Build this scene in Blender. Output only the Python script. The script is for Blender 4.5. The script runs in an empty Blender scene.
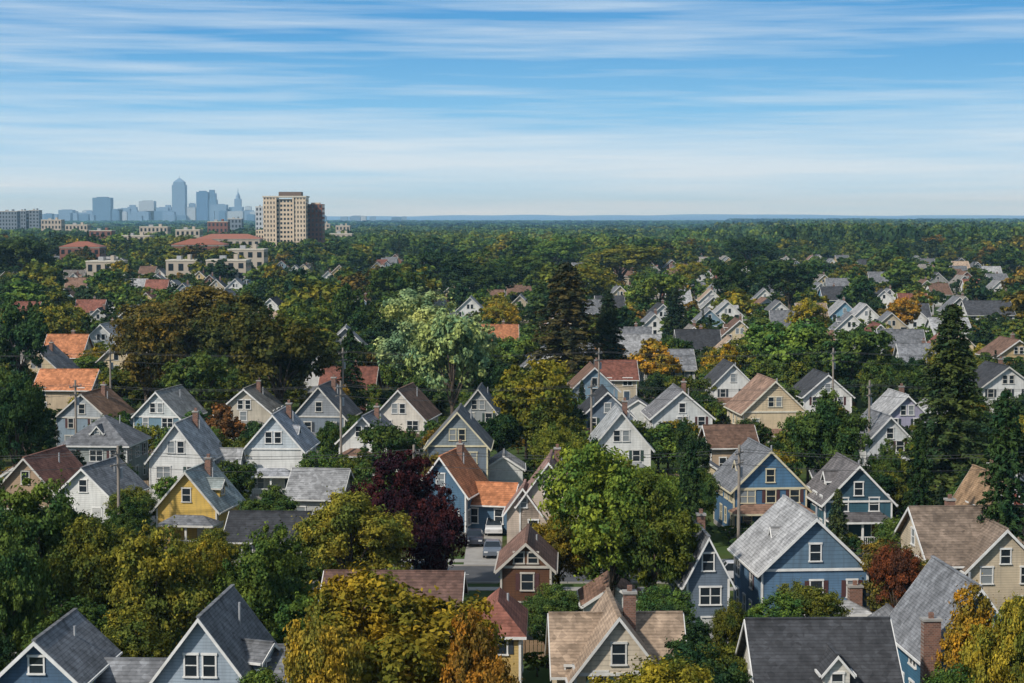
import bpy, math, random
import numpy as np
from mathutils import Vector
R=random.Random(7)
R2=random.Random(11)
HAZE=6e-5
# ------------------------------------------------------------------ camera
CAMH=33.0; F=1900.0; PITCH=math.atan(124.5/F)
SP,CP=math.sin(PITCH),math.cos(PITCH)
scn=bpy.context.scene
cd=bpy.data.cameras.new("camera"); cam=bpy.data.objects.new("camera",cd)
scn.collection.objects.link(cam); scn.camera=cam
cd.sensor_width=36; cd.lens=36*F/1024; cd.clip_start=1; cd.clip_end=60000
cam.location=(0,0,CAMH); cam.rotation_euler=(math.pi/2-PITCH,0,0)
def survey(px,py,z):
    """world XY of a point of known height z, from its bearing (photogrammetry of the site)"""
    t=(py-341.5)/F; dz=z-CAMH
    Y=dz*(t*SP-CP)/(t*CP+SP)
    X=(px-512)/F*(Y*CP-dz*SP)
    return X,Y
def proj(X,Y,Z):
    dz=Z-CAMH; d=Y*CP-dz*SP
    return 512+F*X/d, 341.5-F*(Y*SP+dz*CP)/d
scn.view_settings.view_transform='Standard'
try: scn.view_settings.look='None'
except Exception: pass
scn.view_settings.exposure=0
# ------------------------------------------------------------------ materials
MC={}
def nt(name):
    m=bpy.data.materials.new(name); m.use_nodes=True
    n=m.node_tree; b=n.nodes['Principled BSDF']; return m,n,b
def N(n,t,**k):
    x=n.nodes.new(t)
    for a,v in k.items(): setattr(x,a,v)
    return x
def math_(n,op,a,b=None,c=None):
    x=n.nodes.new('ShaderNodeMath'); x.operation=op
    for i,s in enumerate((a,b,c)):
        if s is None: continue
        if isinstance(s,(int,float)): x.inputs[i].default_value=s
        else: n.links.new(s,x.inputs[i])
    return x.outputs[0]
def mix(n,fac,a,b,mode='MIX'):
    x=n.nodes.new('ShaderNodeMix'); x.data_type='RGBA'; x.blend_type=mode
    for s,i in ((fac,0),(a,6),(b,7)):
        if isinstance(s,(int,float)): x.inputs[i].default_value=s
        elif isinstance(s,(tuple,list)): x.inputs[i].default_value=(*s[:3],1)
        else: n.links.new(s,x.inputs[i])
    return x.outputs[2]
def ramp(n,fac,pts):
    x=n.nodes.new('ShaderNodeValToRGB'); e=x.color_ramp.elements
    while len(e)<len(pts): e.new(0.5)
    for q,(p,c) in zip(e,pts):
        q.position=p; q.color=(*c,1) if isinstance(c,tuple) else (c,c,c,1)
    n.links.new(fac,x.inputs[0]); return x.outputs[0]
def noise(n,scale,detail=3,vec=None,rough=.55):
    x=n.nodes.new('ShaderNodeTexNoise'); x.inputs['Scale'].default_value=scale
    x.inputs['Detail'].default_value=detail; x.inputs['Roughness'].default_value=rough
    if vec is not None: n.links.new(vec,x.inputs['Vector'])
    return x.outputs['Fac']
def streak(n,tc,a,b):
    mp=N(n,'ShaderNodeMapping'); mp.inputs['Scale'].default_value=(a,a,b); n.links.new(tc,mp.inputs[0]); return noise(n,1,3,mp.outputs[0],.6)
def siding(col,kind='clap'):
    key=('sid',col,kind)
    if key in MC: return MC[key]
    m,n,b=nt('siding_paint'); tc=N(n,'ShaderNodeTexCoord').outputs['Object']
    sep=N(n,'ShaderNodeSeparateXYZ'); n.links.new(tc,sep.inputs[0]); z=sep.outputs[2]
    sp=.2 if kind=='clap' else .32
    fr=math_(n,'FRACT',math_(n,'DIVIDE',z,sp))
    line=math_(n,'GREATER_THAN',fr,.84)
    nz=noise(n,.6,4,tc)
    c=mix(n,ramp(n,nz,[(.3,0.0),(.75,1.0)]),tuple(x*.7 for x in col),col)
    g=sum(col)/3; dirt=tuple(x*.42+g*.12 for x in col)
    c=mix(n,ramp(n,streak(n,tc,3.2,.35),[(.46,0.0),(.78,.8)]),c,dirt)
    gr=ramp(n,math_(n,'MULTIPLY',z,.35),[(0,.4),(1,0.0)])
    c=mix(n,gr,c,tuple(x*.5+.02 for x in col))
    c=mix(n,math_(n,'MULTIPLY',line,.5),c,tuple(x*.33 for x in col))
    n.links.new(c,b.inputs['Base Color']); b.inputs['Roughness'].default_value=.75; b.inputs['Specular IOR Level'].default_value=.25
    MC[key]=m; return m
def roofing(col):
    key=('roof',col)
    if key in MC: return MC[key]
    m,n,b=nt('asphalt_shingles'); tc=N(n,'ShaderNodeTexCoord').outputs['Object']
    oi=N(n,'ShaderNodeObjectInfo').outputs['Random']
    sep=N(n,'ShaderNodeSeparateXYZ'); n.links.new(tc,sep.inputs[0]); z=sep.outputs[2]
    fr=math_(n,'FRACT',math_(n,'DIVIDE',z,.17))
    vo=N(n,'ShaderNodeTexVoronoi'); vo.inputs['Scale'].default_value=2.6; n.links.new(tc,vo.inputs['Vector'])
    s2=N(n,'ShaderNodeSeparateColor'); n.links.new(vo.outputs['Color'],s2.inputs[0])
    k=math_(n,'MULTIPLY_ADD',s2.outputs[0],.45,.68)
    nz=noise(n,.45,4,tc); k=math_(n,'MULTIPLY',k,math_(n,'MULTIPLY_ADD',nz,1.2,.35))
    k=math_(n,'MULTIPLY',k,math_(n,'MULTIPLY_ADD',streak(n,tc,1.6,.25),1.3,.34))
    k=math_(n,'MULTIPLY',k,math_(n,'MULTIPLY_ADD',math_(n,'GREATER_THAN',fr,.75),-.28,1))
    k=math_(n,'MULTIPLY',k,math_(n,'MULTIPLY_ADD',oi,.45,.75))
    v=N(n,'ShaderNodeVectorMath',operation='SCALE'); v.inputs[0].default_value=col; n.links.new(k,v.inputs['Scale'])
    n.links.new(v.outputs[0],b.inputs['Base Color']); b.inputs['Roughness'].default_value=.9; b.inputs['Specular IOR Level'].default_value=.2
    MC[key]=m; return m
def plain(name,col,rough=.6,nz=.3,sc=2.0,spec=.5):
    key=('pl',name,col)
    if key in MC: return MC[key]
    m,n,b=nt(name); tc=N(n,'ShaderNodeTexCoord').outputs['Object']
    c=mix(n,ramp(n,noise(n,sc,4,tc),[(.3,0.0),(.7,1.0)]),tuple(x*(1-nz) for x in col),col)
    n.links.new(c,b.inputs['Base Color']); b.inputs['Roughness'].default_value=rough
    b.inputs['Specular IOR Level'].default_value=spec
    MC[key]=m; return m
def brick(col=(.22,.1,.065)):
    key=('br',col)
    if key in MC: return MC[key]
    m,n,b=nt('brick_masonry'); tc=N(n,'ShaderNodeTexCoord').outputs['Object']
    mp=N(n,'ShaderNodeMapping'); mp.inputs['Rotation'].default_value=(math.pi/2,0,0); n.links.new(tc,mp.inputs[0])
    bt=N(n,'ShaderNodeTexBrick'); n.links.new(mp.outputs[0],bt.inputs['Vector'])
    bt.inputs['Scale'].default_value=2.2; bt.inputs['Color1'].default_value=(*col,1)
    bt.inputs['Color2'].default_value=(*[x*.5 for x in col],1); bt.inputs['Mortar'].default_value=(.22,.18,.15,1)
    n.links.new(bt.outputs[0],b.inputs['Base Color']); b.inputs['Roughness'].default_value=.85
    MC[key]=m; return m
def glass():
    if 'glass' in MC: return MC['glass']
    m,n,b=nt('window_glass'); b.inputs['Base Color'].default_value=(.018,.024,.03,1)
    b.inputs['Roughness'].default_value=.08; MC['glass']=m; return m
def blind():
    if 'blind' in MC: return MC['blind']
    m,n,b=nt('window_blinds'); b.inputs['Base Color'].default_value=(.2,.22,.23,1)
    b.inputs['Roughness'].default_value=.25; MC['blind']=m; return m
def leafmat():
    m=bpy.data.materials.new('foliage'); m.use_nodes=True; n=m.node_tree; n.nodes.clear()
    oi=N(n,'ShaderNodeObjectInfo'); at=N(n,'ShaderNodeAttribute',attribute_name='leafvar')
    cv=N(n,'ShaderNodeAttribute',attribute_name='clumpvar')
    tc=N(n,'ShaderNodeTexCoord').outputs['Object']
    ad=N(n,'ShaderNodeVectorMath',operation='ADD'); n.links.new(tc,ad.inputs[0])
    sc=N(n,'ShaderNodeVectorMath',operation='SCALE'); sc.inputs[0].default_value=(37,91,53)
    n.links.new(oi.outputs['Random'],sc.inputs['Scale']); n.links.new(sc.outputs[0],ad.inputs[1])
    nz=noise(n,.28,1,ad.outputs[0])
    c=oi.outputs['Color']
    warm=mix(n,1.0,c,(1.55,1.35,.9),'MULTIPLY'); cool=mix(n,1.0,c,(.58,.78,.88),'MULTIPLY')
    f=math_(n,'MULTIPLY_ADD',nz,2.6,-.95)
    f=math_(n,'ADD',f,math_(n,'MULTIPLY_ADD',cv.outputs['Fac'],.9,-.35))
    f.node.use_clamp=True
    c2=mix(n,f,cool,warm)
    k=math_(n,'MULTIPLY_ADD',at.outputs['Fac'],1.0,.56)
    v=N(n,'ShaderNodeVectorMath',operation='SCALE'); n.links.new(c2,v.inputs[0]); n.links.new(k,v.inputs['Scale'])
    d=N(n,'ShaderNodeBsdfDiffuse'); t=N(n,'ShaderNodeBsdfTranslucent'); n.links.new(v.outputs[0],d.inputs[0]); n.links.new(v.outputs[0],t.inputs[0])
    ms=N(n,'ShaderNodeMixShader'); ms.inputs[0].default_value=.2
    n.links.new(d.outputs[0],ms.inputs[1]); n.links.new(t.outputs[0],ms.inputs[2])
    o=N(n,'ShaderNodeOutputMaterial'); n.links.new(ms.outputs[0],o.inputs[0]); return m
LEAF=leafmat(); BARK=plain('bark',(.09,.065,.045),.95,.5,3)
# ------------------------------------------------------------------ mesh builder
class MB:
    def __init__(s): s.v=[]; s.f=[]
    def hexa(s,p):
        b=len(s.v); s.v.extend(p)
        s.f.extend([(b,b+3,b+2,b+1),(b+4,b+5,b+6,b+7),(b,b+1,b+5,b+4),(b+1,b+2,b+6,b+5),(b+2,b+3,b+7,b+6),(b+3,b,b+4,b+7)])
    def poly(s,p): b=len(s.v); s.v.extend(p); s.f.append(tuple(range(b,b+len(p))))
    def box(s,T,x0,x1,y0,y1,z0,z1):
        s.hexa([T(x0,y0,z0),T(x1,y0,z0),T(x1,y1,z0),T(x0,y1,z0),T(x0,y0,z1),T(x1,y0,z1),T(x1,y1,z1),T(x0,y1,z1)])
    def cyl(s,p0,p1,r0,r1,k=7):
        p0=Vector(p0);p1=Vector(p1);d=(p1-p0).normalized()
        a=d.orthogonal().normalized(); c=d.cross(a); b=len(s.v)
        for P,r in((p0,r0),(p1,r1)):
            for i in range(k):
                t=2*math.pi*i/k; q=P+(a*math.cos(t)+c*math.sin(t))*r; s.v.append(tuple(q))
        for i in range(k): s.f.append((b+i,b+(i+1)%k,b+k+(i+1)%k,b+k+i))
        s.f.append(tuple(b+k+i for i in range(k))); s.f.append(tuple(b+k-1-i for i in range(k)))
    def mesh(s,name,mat):
        m=bpy.data.meshes.new(name); m.from_pydata(s.v,[],s.f); m.materials.append(mat); return m
def frame(cx=0,cy=0,ang=0,par=None):
    a=math.radians(ang); c,s_=math.cos(a),math.sin(a)
    if par is None: return lambda x,y,z:(cx+c*x-s_*y,cy+s_*x+c*y,z)
    return lambda x,y,z:par(cx+c*x-s_*y,cy+s_*x+c*y,z)
ID=frame()
def link(name,data,loc=(0,0,0),rz=0,parent=None):
    o=bpy.data.objects.new(name,data); scn.collection.objects.link(o)
    o.location=loc; o.rotation_euler=(0,0,rz)
    if parent: o.parent=parent
    return o
class Parts:
    def __init__(s): s.d={}; s.m={}
    def __call__(s,k,mat=None):
        if k not in s.d: s.d[k]=MB(); s.m[k]=mat
        return s.d[k]
    def build(s,name,loc,rz):
        e=link(name,None,loc,rz); e.empty_display_size=1
        for k,mb in s.d.items():
            if mb.f: link(k,mb.mesh(k,s.m[k]),parent=e)
        return e
# ------------------------------------------------------------------ houses
def window(P,T,u,z,w,h,det=1):
    g='window_panes' if R.random()<.7 else 'window_blinds'
    gm=P(g,glass() if g=='window_panes' else blind()); tr=P('trim')
    if det:
        t=.1
        tr.box(T,u-w/2-t,u-w/2,-.07,.04,z-.02,z+h); tr.box(T,u+w/2,u+w/2+t,-.07,.04,z-.02,z+h)
        tr.box(T,u-w/2-t-.04,u+w/2+t+.04,-.1,.04,z+h,z+h+t+.04); tr.box(T,u-w/2-t-.05,u+w/2+t+.05,-.13,.04,z-.02-t,z-.02)
        tr.box(T,u-w/2,u+w/2,-.05,.04,z+h*.5-.03,z+h*.5+.03)
        if w>1.2: tr.box(T,u-.05,u+.05,-.06,.04,z-.02,z+h)
        gm.box(T,u-w/2,u+w/2,-.012,.03,z-.02,z+h*.5-.03); gm.box(T,u-w/2,u+w/2,-.02,.03,z+h*.5+.03,z+h)
    else:
        tr.box(T,u-w/2-.1,u+w/2+.1,-.04,.03,z-.12,z+h+.12); gm.box(T,u-w/2,u+w/2,-.06,.02,z,z+h)
def gable(P,T,w,l,z0,he,hr,oh=.45,th=.18,gk=None,wall='walls',roof='roof',det=1):
    """ridge along local y, centred"""
    W=P(wall); a,b=w/2,l/2
    for y in(-b,b):
        if gk:
            W.poly([T(-a,y,z0),T(a,y,z0),T(a,y,he),T(-a,y,he)])
            s=-1 if y<0 else 1
            P(gk).hexa([T(-a,y,he),T(a,y,he),T(a,y+s*.05,he),T(-a,y+s*.05,he),T(-.01,y,hr),T(.01,y,hr),T(.01,y+s*.05,hr),T(-.01,y+s*.05,hr)])
            P('trim').box(T,-a-.03,a+.03,min(y,y+s*.12),max(y,y+s*.12),he-.12,he+.08)
        else: W.poly([T(-a,y,z0),T(a,y,z0),T(a,y,he),T(0,y,hr),T(-a,y,he)])
    for x in(-a,a): W.poly([T(x,-b,z0),T(x,b,z0),T(x,b,he),T(x,-b,he)])
    k=(hr-he)/a; xe=a+oh; ze=he-k*oh; ye=b+oh
    Rf=P(roof); tr=P('trim')
    for s in(-1,1):
        Rf.hexa([T(0,-ye,hr),T(s*xe,-ye,ze),T(s*xe,ye,ze),T(0,ye,hr),T(0,-ye,hr+th),T(s*xe,-ye,ze+th),T(s*xe,ye,ze+th),T(0,ye,hr+th)])
        for q in(-1,1):
            y0=q*(ye+.004); y1=q*(ye+.07)
            tr.hexa([T(0,y0,hr-.12),T(s*xe,y0,ze-.12),T(s*xe,y1,ze-.12),T(0,y1,hr-.12),T(0,y0,hr+th-.03),T(s*xe,y0,ze+th-.03),T(s*xe,y1,ze+th-.03),T(0,y1,hr+th-.03)])
        x0,x1=sorted((s*(xe+.004),s*(xe+.12)))
        tr.box(T,x0,x1,-ye,ye,ze-.02,ze+.12)
    Rf.box(T,-.12,.12,-ye,ye,hr+th-.06,hr+th+.05)
def hip(P,T,w,l,he,hr,oh=.45,roof='roof'):
    a,b=w/2+oh,l/2+oh; r=max(b-a,0.05); q=max(a-b,.05) if a>b else 0.02
    Rf=P(roof)
    e=[T(-a,-b,he),T(a,-b,he),T(a,b,he),T(-a,b,he)]
    if a<=b: r1,r2=T(0,-r,hr),T(0,r,hr); fs=[(e[0],e[1],r1),(e[1],e[2],r2,r1),(e[2],e[3],r2),(e[3],e[0],r1,r2)]
    else: r1,r2=T(-q,0,hr),T(q,0,hr); fs=[(e[0],e[1],r2,r1),(e[1],e[2],r2),(e[2],e[3],r1,r2),(e[3],e[0],r1)]
    for f in fs: Rf.poly(list(f))
    P('trim').box(T,-a,a,-b,b,he-.2,he-.004)
def chimney(P,T,x,y,top,w=.9):
    c=P('chimney',brick()); c.box(T,x-w/2,x+w/2,y-.35,y+.35,0,top)
    P('chimney_cap',plain('concrete',(.35,.33,.3))).box(T,x-w/2-.08,x+w/2+.08,y-.43,y+.43,top,top+.15)
    c.box(T,x-.15,x+.15,y-.12,y+.12,top+.15,top+.5)
def dormer(P,T,x,y,side,z,w=1.8,h=1.4,ridge=.8,out=1.6,det=1,roof='roof'):
    D=frame(x,y,side,T); G=frame(0,out,0,D)
    gable(P,G,w,out*2,z,z+h,z+h+ridge,oh=.25,th=.12,wall='dormer_walls',roof=roof)
    window(P,D,0,z+.35,w*.42,h*.65,det)
def wallrow(P,T,w,he,det,door=False,skip1=False):
    n=max(1,int(w/2.5))
    for fl in range(2 if he>4.6 else 1):
        if fl==0 and skip1: continue
        for i in range(n):
            u=(i+.5)*w/n-w/2+R.uniform(-.25,.25)
            if door and fl==0 and i==n-1:
                P('door',plain('door_paint',R.choice([(.12,.04,.03),(.5,.5,.48),(.05,.08,.12)]))).box(T,u-.48,u+.48,-.04,.03,.5,2.6)
                tr=P('trim'); tr.box(T,u-.6,u-.485,-.06,.03,.5,2.7); tr.box(T,u+.485,u+.6,-.06,.03,.5,2.7); tr.box(T,u-.6,u+.6,-.07,.03,2.7,2.83)
                P('foundation').box(T,u-.8,u+.8,-1.1,-.06,0,.45)
                continue
            if R.random()<.12: continue
            ww=R.choice([.7,.8,.9,.9,1.5]); hh=1.45
            window(P,T,u,(1.15 if fl==0 else 3.75),ww,hh if fl==0 else 1.25,det)
            if det and ww<1 and P.shut and fl: # shutters
                for q in(-1,1): P('shutters',plain('shutter_paint',P.shut)).box(T,u+q*(ww/2+.3)-.17,u+q*(ww/2+.3)+.17,-.045,.02,3.72,5.02)
occ=[]   # (X,Y,r)
rects=[] # (x0,x1,y0,y1,Y)
class HouseCount: n=0
TRIMS=[(.72,.71,.68),(.62,.61,.58),(.74,.73,.7),(.55,.53,.48)]
def house(name,px,yr,rh,wpx,L=10,yaw=0,wall=(.75,.75,.73),roof=(.16,.16,.17),rid='y',kind='gable',he=None,gw=None,trim=None,
          porch=None,dorm=[],chim=None,ext=[],det=1,xy=None,W=None,protect=True,skip1=False,pad=1.0,aw=1):
    if xy: X,Y=xy
    else:
        yaw=yaw*.6
        _,Yb=survey(px,yr,rh); Y=Yb-(L if (rid=='y' and kind=='gable') else L/2)
        X=(px-512)/F*Y
    s=F/Y
    trim=trim or R.choice(TRIMS)
    if W is None: W=wpx/s
    if he is None: he=rh-min(rh*.45,W*.47 if rid=='y' else L*.4)
    if porch is None and kind=='gable' and rid=='y' and Y>150 and R2.random()<(.55 if det else .4): porch=(W*R2.choice([.5,.6,.85]),R2.uniform(1.8,2.4),R2.choice([-.12,.1])*W,R2.choice([roof,(.17,.175,.185),(.2,.12,.085)]))
    P=Parts(); P.shut=R.choice([None,None,None,(.03,.04,.05),(.08,.03,.03),(.03,.06,.05)])
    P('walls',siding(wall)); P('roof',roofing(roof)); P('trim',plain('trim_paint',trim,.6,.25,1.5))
    P('dormer_walls',siding(gw or wall)); P('foundation',brick((.2,.15,.12)) if R.random()<.5 else plain('concrete_block',(.3,.28,.26),.9))
    if gw: P('gable_shingles',siding(gw,'shake'))
    gk='gable_shingles' if gw else None
    M=frame(0,L/2,0)
    if kind=='gable':
        if rid=='y': gable(P,M,W,L,0,he,rh,gk=gk)
        else: gable(P,frame(0,L/2,90),L,W,0,he,rh,gk=gk)
    else:
        a,b=W/2,L/2
        for p,q in(((-a,-b),(a,-b)),((a,-b),(a,b)),((a,b),(-a,b)),((-a,b),(-a,-b))):
            P('walls').poly([M(*p,0),M(*q,0),M(*q,he),M(*p,he)])
        hip(P,M,W,L,he,rh)
    P('foundation').box(M,-W/2-.04,W/2+.04,-L/2-.04,L/2+.04,0,.5)
    FT=frame(0,0,0); BT=frame(0,L,180); RT=frame(W/2,L/2,90); LT=frame(-W/2,L/2,-90)
    wallrow(P,FT,W,he,det,door=True,skip1=skip1); wallrow(P,RT,L,he,det); wallrow(P,LT,L,he,det)
    if det: wallrow(P,BT,W,he,0)
    if det:
        for x in(-W/2,W/2):
            for y in(0,L):
                P('trim').box(ID,x-.08,x+.08,y-.08,y+.08,.5,he-.15)
        P('trim').box(ID,W/2+.03,W/2+.12,.25,.35,.2,he)
        P('vents',plain('galvanised',(.35,.36,.37),.5)).cyl((W*.2 if rid=='y' else 1,L*.6,he),(W*.2 if rid=='y' else 1,L*.6,rh-.1),.09,.09,6)
    if kind=='gable' and rh-he>1.8 and aw:
        za=he+(rh-he)*.18; ah=min(1.25,(rh-he)*.42)
        o=.05 if gw else 0
        if rid=='y':
            if W>8.5 or R.random()<.35: window(P,frame(0,-o,0),-.55,za,.7,ah,det); window(P,frame(0,-o,0),.55,za,.7,ah,det)
            else: window(P,frame(0,-o,0),0,za,.8,ah,det)
        else:
            window(P,frame(W/2+o,L/2,90),0,za,.9,ah,det); window(P,frame(-W/2-o,L/2,-90),0,za,.9,ah,det)
    if not det and kind=='gable' and rid=='y' and R2.random()<.35:
        sd_=R2.choice([-1,1]); dormer(P,ID,sd_*W*.36,L*.45,90*sd_,he+(rh-he)*.28-.2,2.2,1.1,.6,1.2,0)
    if not det and R2.random()<.35: chimney(P,ID,W*.1,L*.6,rh+.7,.6)
    if porch:
        pw,pd=porch[0],porch[1]; pc=porch[2] if len(porch)>2 else 0
        T=frame(pc,-pd/2,0)
        P('foundation').box(T,-pw/2,pw/2,-pd/2,pd/2-.06,0,.55)
        P('porch_roof',roofing(porch[3] if len(porch)>3 else roof)); hip(P,T,pw,pd,2.95,3.75,oh=.3,roof='porch_roof')
        n=max(2,int(pw/2.2))
        for i in range(n+1):
            u=-pw/2+.15+i*(pw-.3)/n
            P('porch_posts',plain('trim_paint',trim,.6,.25,1.5)).box(T,u-.1,u+.1,-pd/2+.05,-pd/2+.25,.55,2.76)
        P('porch_posts').box(T,-pw/2+.1,pw/2-.1,-pd/2+.1,-pd/2+.18,1.35,1.43)
        if det:
            for i in range(int(pw/.22)):
                u=-pw/2+.2+i*.22; P('porch_posts').box(T,u-.025,u+.025,-pd/2+.12,-pd/2+.16,.55,1.35)
    for dd in dorm: dormer(P,ID,*dd[:3],*dd[3:])
    if chim: chimney(P,ID,*chim)
    elif det and R.random()<.35 and rid=='y': chimney(P,ID,W*.12,L*.62,rh+.75,.6)
    for e in ext: # (cx,cy,w,l,he,hr,ang)
        cx,cy,w,l,h1,h2,ang=e
        T=frame(cx,cy,ang); gable(P,T,w,l,0,h1,h2,gk=gk,oh=.4)
        E=frame(0,-l/2,0,T); wallrow(P,E,w,h1,det)
        if abs(ang)==90: wallrow(P,frame(-w/2,0,-90,T) if ang==90 else frame(w/2,0,90,T),l,h1,det)
        if h2-h1>1.5: window(P,frame(0,-l/2-(.05 if gw else 0),0,T),0,h1+.35,.75,min(1.1,(h2-h1)*.4),det)
    P.build(name,(X,Y,0),math.radians(yaw))
    occ.append((X,Y+L/2,max(W,L)*.5))
    if protect:
        x0,_=proj(X-W/2,Y,rh); x1,y1=proj(X+W/2,Y,0); _,y0=proj(X,Y+L,rh); h=(y1-y0)
        pf=.66 if protect is True else protect
        rects.append((x0-pad,x1+pad,y0-1,y0+h*pf,Y))
    HouseCount.n+=1
WH=(.74,.74,.71); CR=(.68,.56,.37); BL=(.09,.155,.24); TE=(.045,.12,.16); SL=(.15,.19,.24); YE=(.66,.44,.11); LB=(.36,.43,.5); GR=(.31,.31,.29)
rG=(.17,.175,.185); rL=(.32,.32,.32); rD=(.06,.062,.068); rB=(.2,.12,.085); rO=(.44,.18,.085); rT=(.38,.28,.2); rR=(.22,.09,.065)
# --- foreground row
house('blue_house',30,613,8.6,82,8,-4,BL,rG,ext=[(4.9,5.5,4.5,4.5,4.4,6.2,90)],porch=(4,1.8,-1))
house('gray_house',196,589,9.2,108,9,-6,LB,rG,he=5.0,dorm=[(3.6,3.2,70,4.6,2.4,1.6,.8,1.4)],ext=[(4.9,4.0,5,4.0,4.6,6.6,90)])
house('cream_house',620,592,8.4,88,8,3,CR,rT,he=4.9,ext=[(0.2,4.5,6,7.8,4.7,7.6,90)],chim=(1.0,3.6,9.2,.75),gw=(.66,.57,.44))
house('white_house',836,621,8.2,138,9.0,3,(.68,.65,.58),rD,rid='x',he=4.4,dorm=[(.4,.3,0,4.6,1.5,1.5,.9,1.8)])
house('blue_house',984,560,9.5,100,10,6,(.06,.17,.27),rG,gw=(.09,.24,.36),chim=(-3.2,-.5,7.6,1.1),he=5.2)
house('yellow_house',497,594,7.0,46,8,-2,(.52,.37,.14),rR,kind='hip',he=5.0)
house('brown_house',388,573,5.4,134,8,-3,(.3,.22,.17),(.17,.1,.08),rid='x',he=3.2)
# --- near side of the street
house('blue_house',818,498,9.8,108,11,7,(.11,.2,.31),rL,gw=(.13,.21,.29),he=5.9,porch=(4.6,2.6,1.3,rL),chim=(3.0,-.6,4.6,1.0),dorm=[(-2.2,5,-90,6.4,1.2,1.2,.7,1.2)])
house('tan_house',1000,508,8.8,130,11,6,(.6,.5,.36),(.25,.19,.145),rid='x',he=5.2,ext=[(0.5,2.5,6,7,5.0,8.0,0)],chim=(-2,6,9.4,.7))
house('brown_house',526,527,7.4,50,8,-3,(.12,.055,.03),(.18,.105,.08),gw=(.16,.075,.04),trim=(.5,.46,.4))
house('slate_house',710,517,8.8,42,10,5,SL,rG,he=5.8)
# --- far side of the street
house('teal_house',861,455,8.2,68,9,6,TE,(.14,.13,.13),gw=(.045,.1,.14),he=4.7,porch=(6,2,0),dorm=[(-2.4,4,-90,5.2,1.5,1.2,.7,1.3)])
house('blue_house',772,440,9.0,74,10,9,(.075,.16,.27),rG,gw=(.09,.2,.33),trim=(.62,.55,.38),he=5.2,porch=(8,2.2,0,rB),dorm=[(-2.4,5,-90,5.5,1.6,1.2,.7,1.3)])
house('yellow_house',184,462,7.8,62,8,-14,YE,(.3,.34,.33),he=4.3,dorm=[(2.6,3.5,90,4.9,1.8,1.1,.7,1.4)])
house('white_house',174,415,9.8,54,10,-8,WH,rL,he=5.9,ext=[(3.4,8,4,4,4,6,90)])
house('white_house',272,407,9.8,58,10,-5,WH,(.28,.29,.31),he=5.9,gw=(.56,.62,.66),porch=(5,2,0),dorm=[(2.2,4,90,6.2,1.6,1.2,.7,1.3)])
house('white_house',80,458,6.8,60,9,-18,WH,rG,he=3.9)
house('brown_house',22,447,7.8,58,10,-16,(.42,.3,.2),(.27,.125,.09),he=4.6)
house('gray_house',92,415,8.8,66,9,-8,(.32,.35,.33),rG,kind='hip',he=5.6,porch=(7,2.2,0),dorm=[(0,1.2,0,6.2,1.2,.9,.7,1.3)])
house('blue_house',440,447,8.2,52,9,-22,(.09,.17,.26),rO,he=4.6,ext=[(4.2,5,5,5,3.2,4.9,90)])
house('cream_house',549,452,8.4,58,9,-5,(.6,.49,.4),(.25,.155,.13),he=4.5,ext=[(-2.6,2.5,3.2,5,3.6,5.8,0)],dorm=[(2.0,4,90,5,1.6,1.2,.7,1.3)])
house('slate_house',457,405,9.8,60,9,-2,(.17,.21,.25),(.2,.2,.2),gw=(.23,.27,.29),trim=(.62,.56,.38),he=5.8,porch=(5.5,2,0))
house('gray_house',312,470,6.0,52,8,-10,(.5,.5,.48),rL,rid='x',he=3.6)
house('gray_house',262,513,5.2,76,7,-5,(.35,.33,.3),rD,rid='x',he=3.2)
# --- third row
house('white_house',622,405,9.6,58,9,2,WH,(.33,.34,.34),he=5.4,porch=(6,2,0))
house('white_house',362,410,7.6,48,9,-12,WH,(.24,.24,.25),he=4.6,ext=[(2.5,3,4,4.5,4,6,0)])
house('slate_house',318,381,9.8,52,10,-10,(.2,.24,.28),rG,gw=(.29,.31,.33),he=5.8)
house('tan_house',243,384,8.2,56,9,-8,(.52,.47,.38),(.2,.19,.17),he=4.8,porch=(7,2,0))
house('blue_house',155,386,8.6,48,10,-16,(.18,.29,.37),(.24,.24,.23),gw=(.6,.64,.64),he=5.2)
house('blue_house',80,388,8.4,54,10,-14,(.24,.31,.37),(.27,.16,.1),gw=(.4,.43,.45),he=5.2)
house('cream_house',60,370,7.6,56,9,-6,(.58,.46,.32),rO,rid='x',he=4.8)
house('white_house',398,384,9.2,52,10,-14,(.68,.63,.55),rB,he=5.4,porch=(6,2,0))
house('gray_house',478,384,8.4,38,9,-4,(.32,.34,.34),rG,he=5.0)
house('slate_house',608,386,8.6,52,10,3,(.17,.22,.28),rD,he=5.2,ext=[(-3.6,4,4,5,4,6,0)])
house('white_house',683,385,8.6,60,10,4,(.62,.64,.63),(.24,.24,.25),he=5.0,porch=(7,2,0),dorm=[(0,1.3,0,5.6,1.2,.9,.7,1.3)])
house('cream_house',776,375,10.2,64,11,8,(.68,.55,.36),(.28,.18,.13),he=6.0,gw=(.66,.53,.35),trim=(.68,.64,.52),porch=(8.5,2.4,0,rB))
house('white_house',829,370,8.4,48,10,6,WH,rD,he=5.2)
house('white_house',734,360,9.0,42,10,5,WH,rD,he=5.6)
house('white_house',892,410,8.0,50,9,10,(.65,.67,.67),rG,he=4.8)
house('lavender_house',909,390,8.2,48,9,8,(.4,.38,.5),rL,he=5.0)
house('tan_house',735,426,6.2,46,8,6,(.48,.36,.25),rB,rid='x',he=4.0)
house('white_house',1010,362,8.6,54,11,8,WH,rD,he=5.4)
house('cream_house',1020,337,8.4,46,11,8,(.62,.46,.24),rB,he=5.2)
house('white_house',992,301,9.2,46,11,4,WH,rD,he=5.6,rid='x')
house('gray_house',670,350,8.4,50,11,2,(.4,.42,.42),rG,rid='x',he=5.2)
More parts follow.
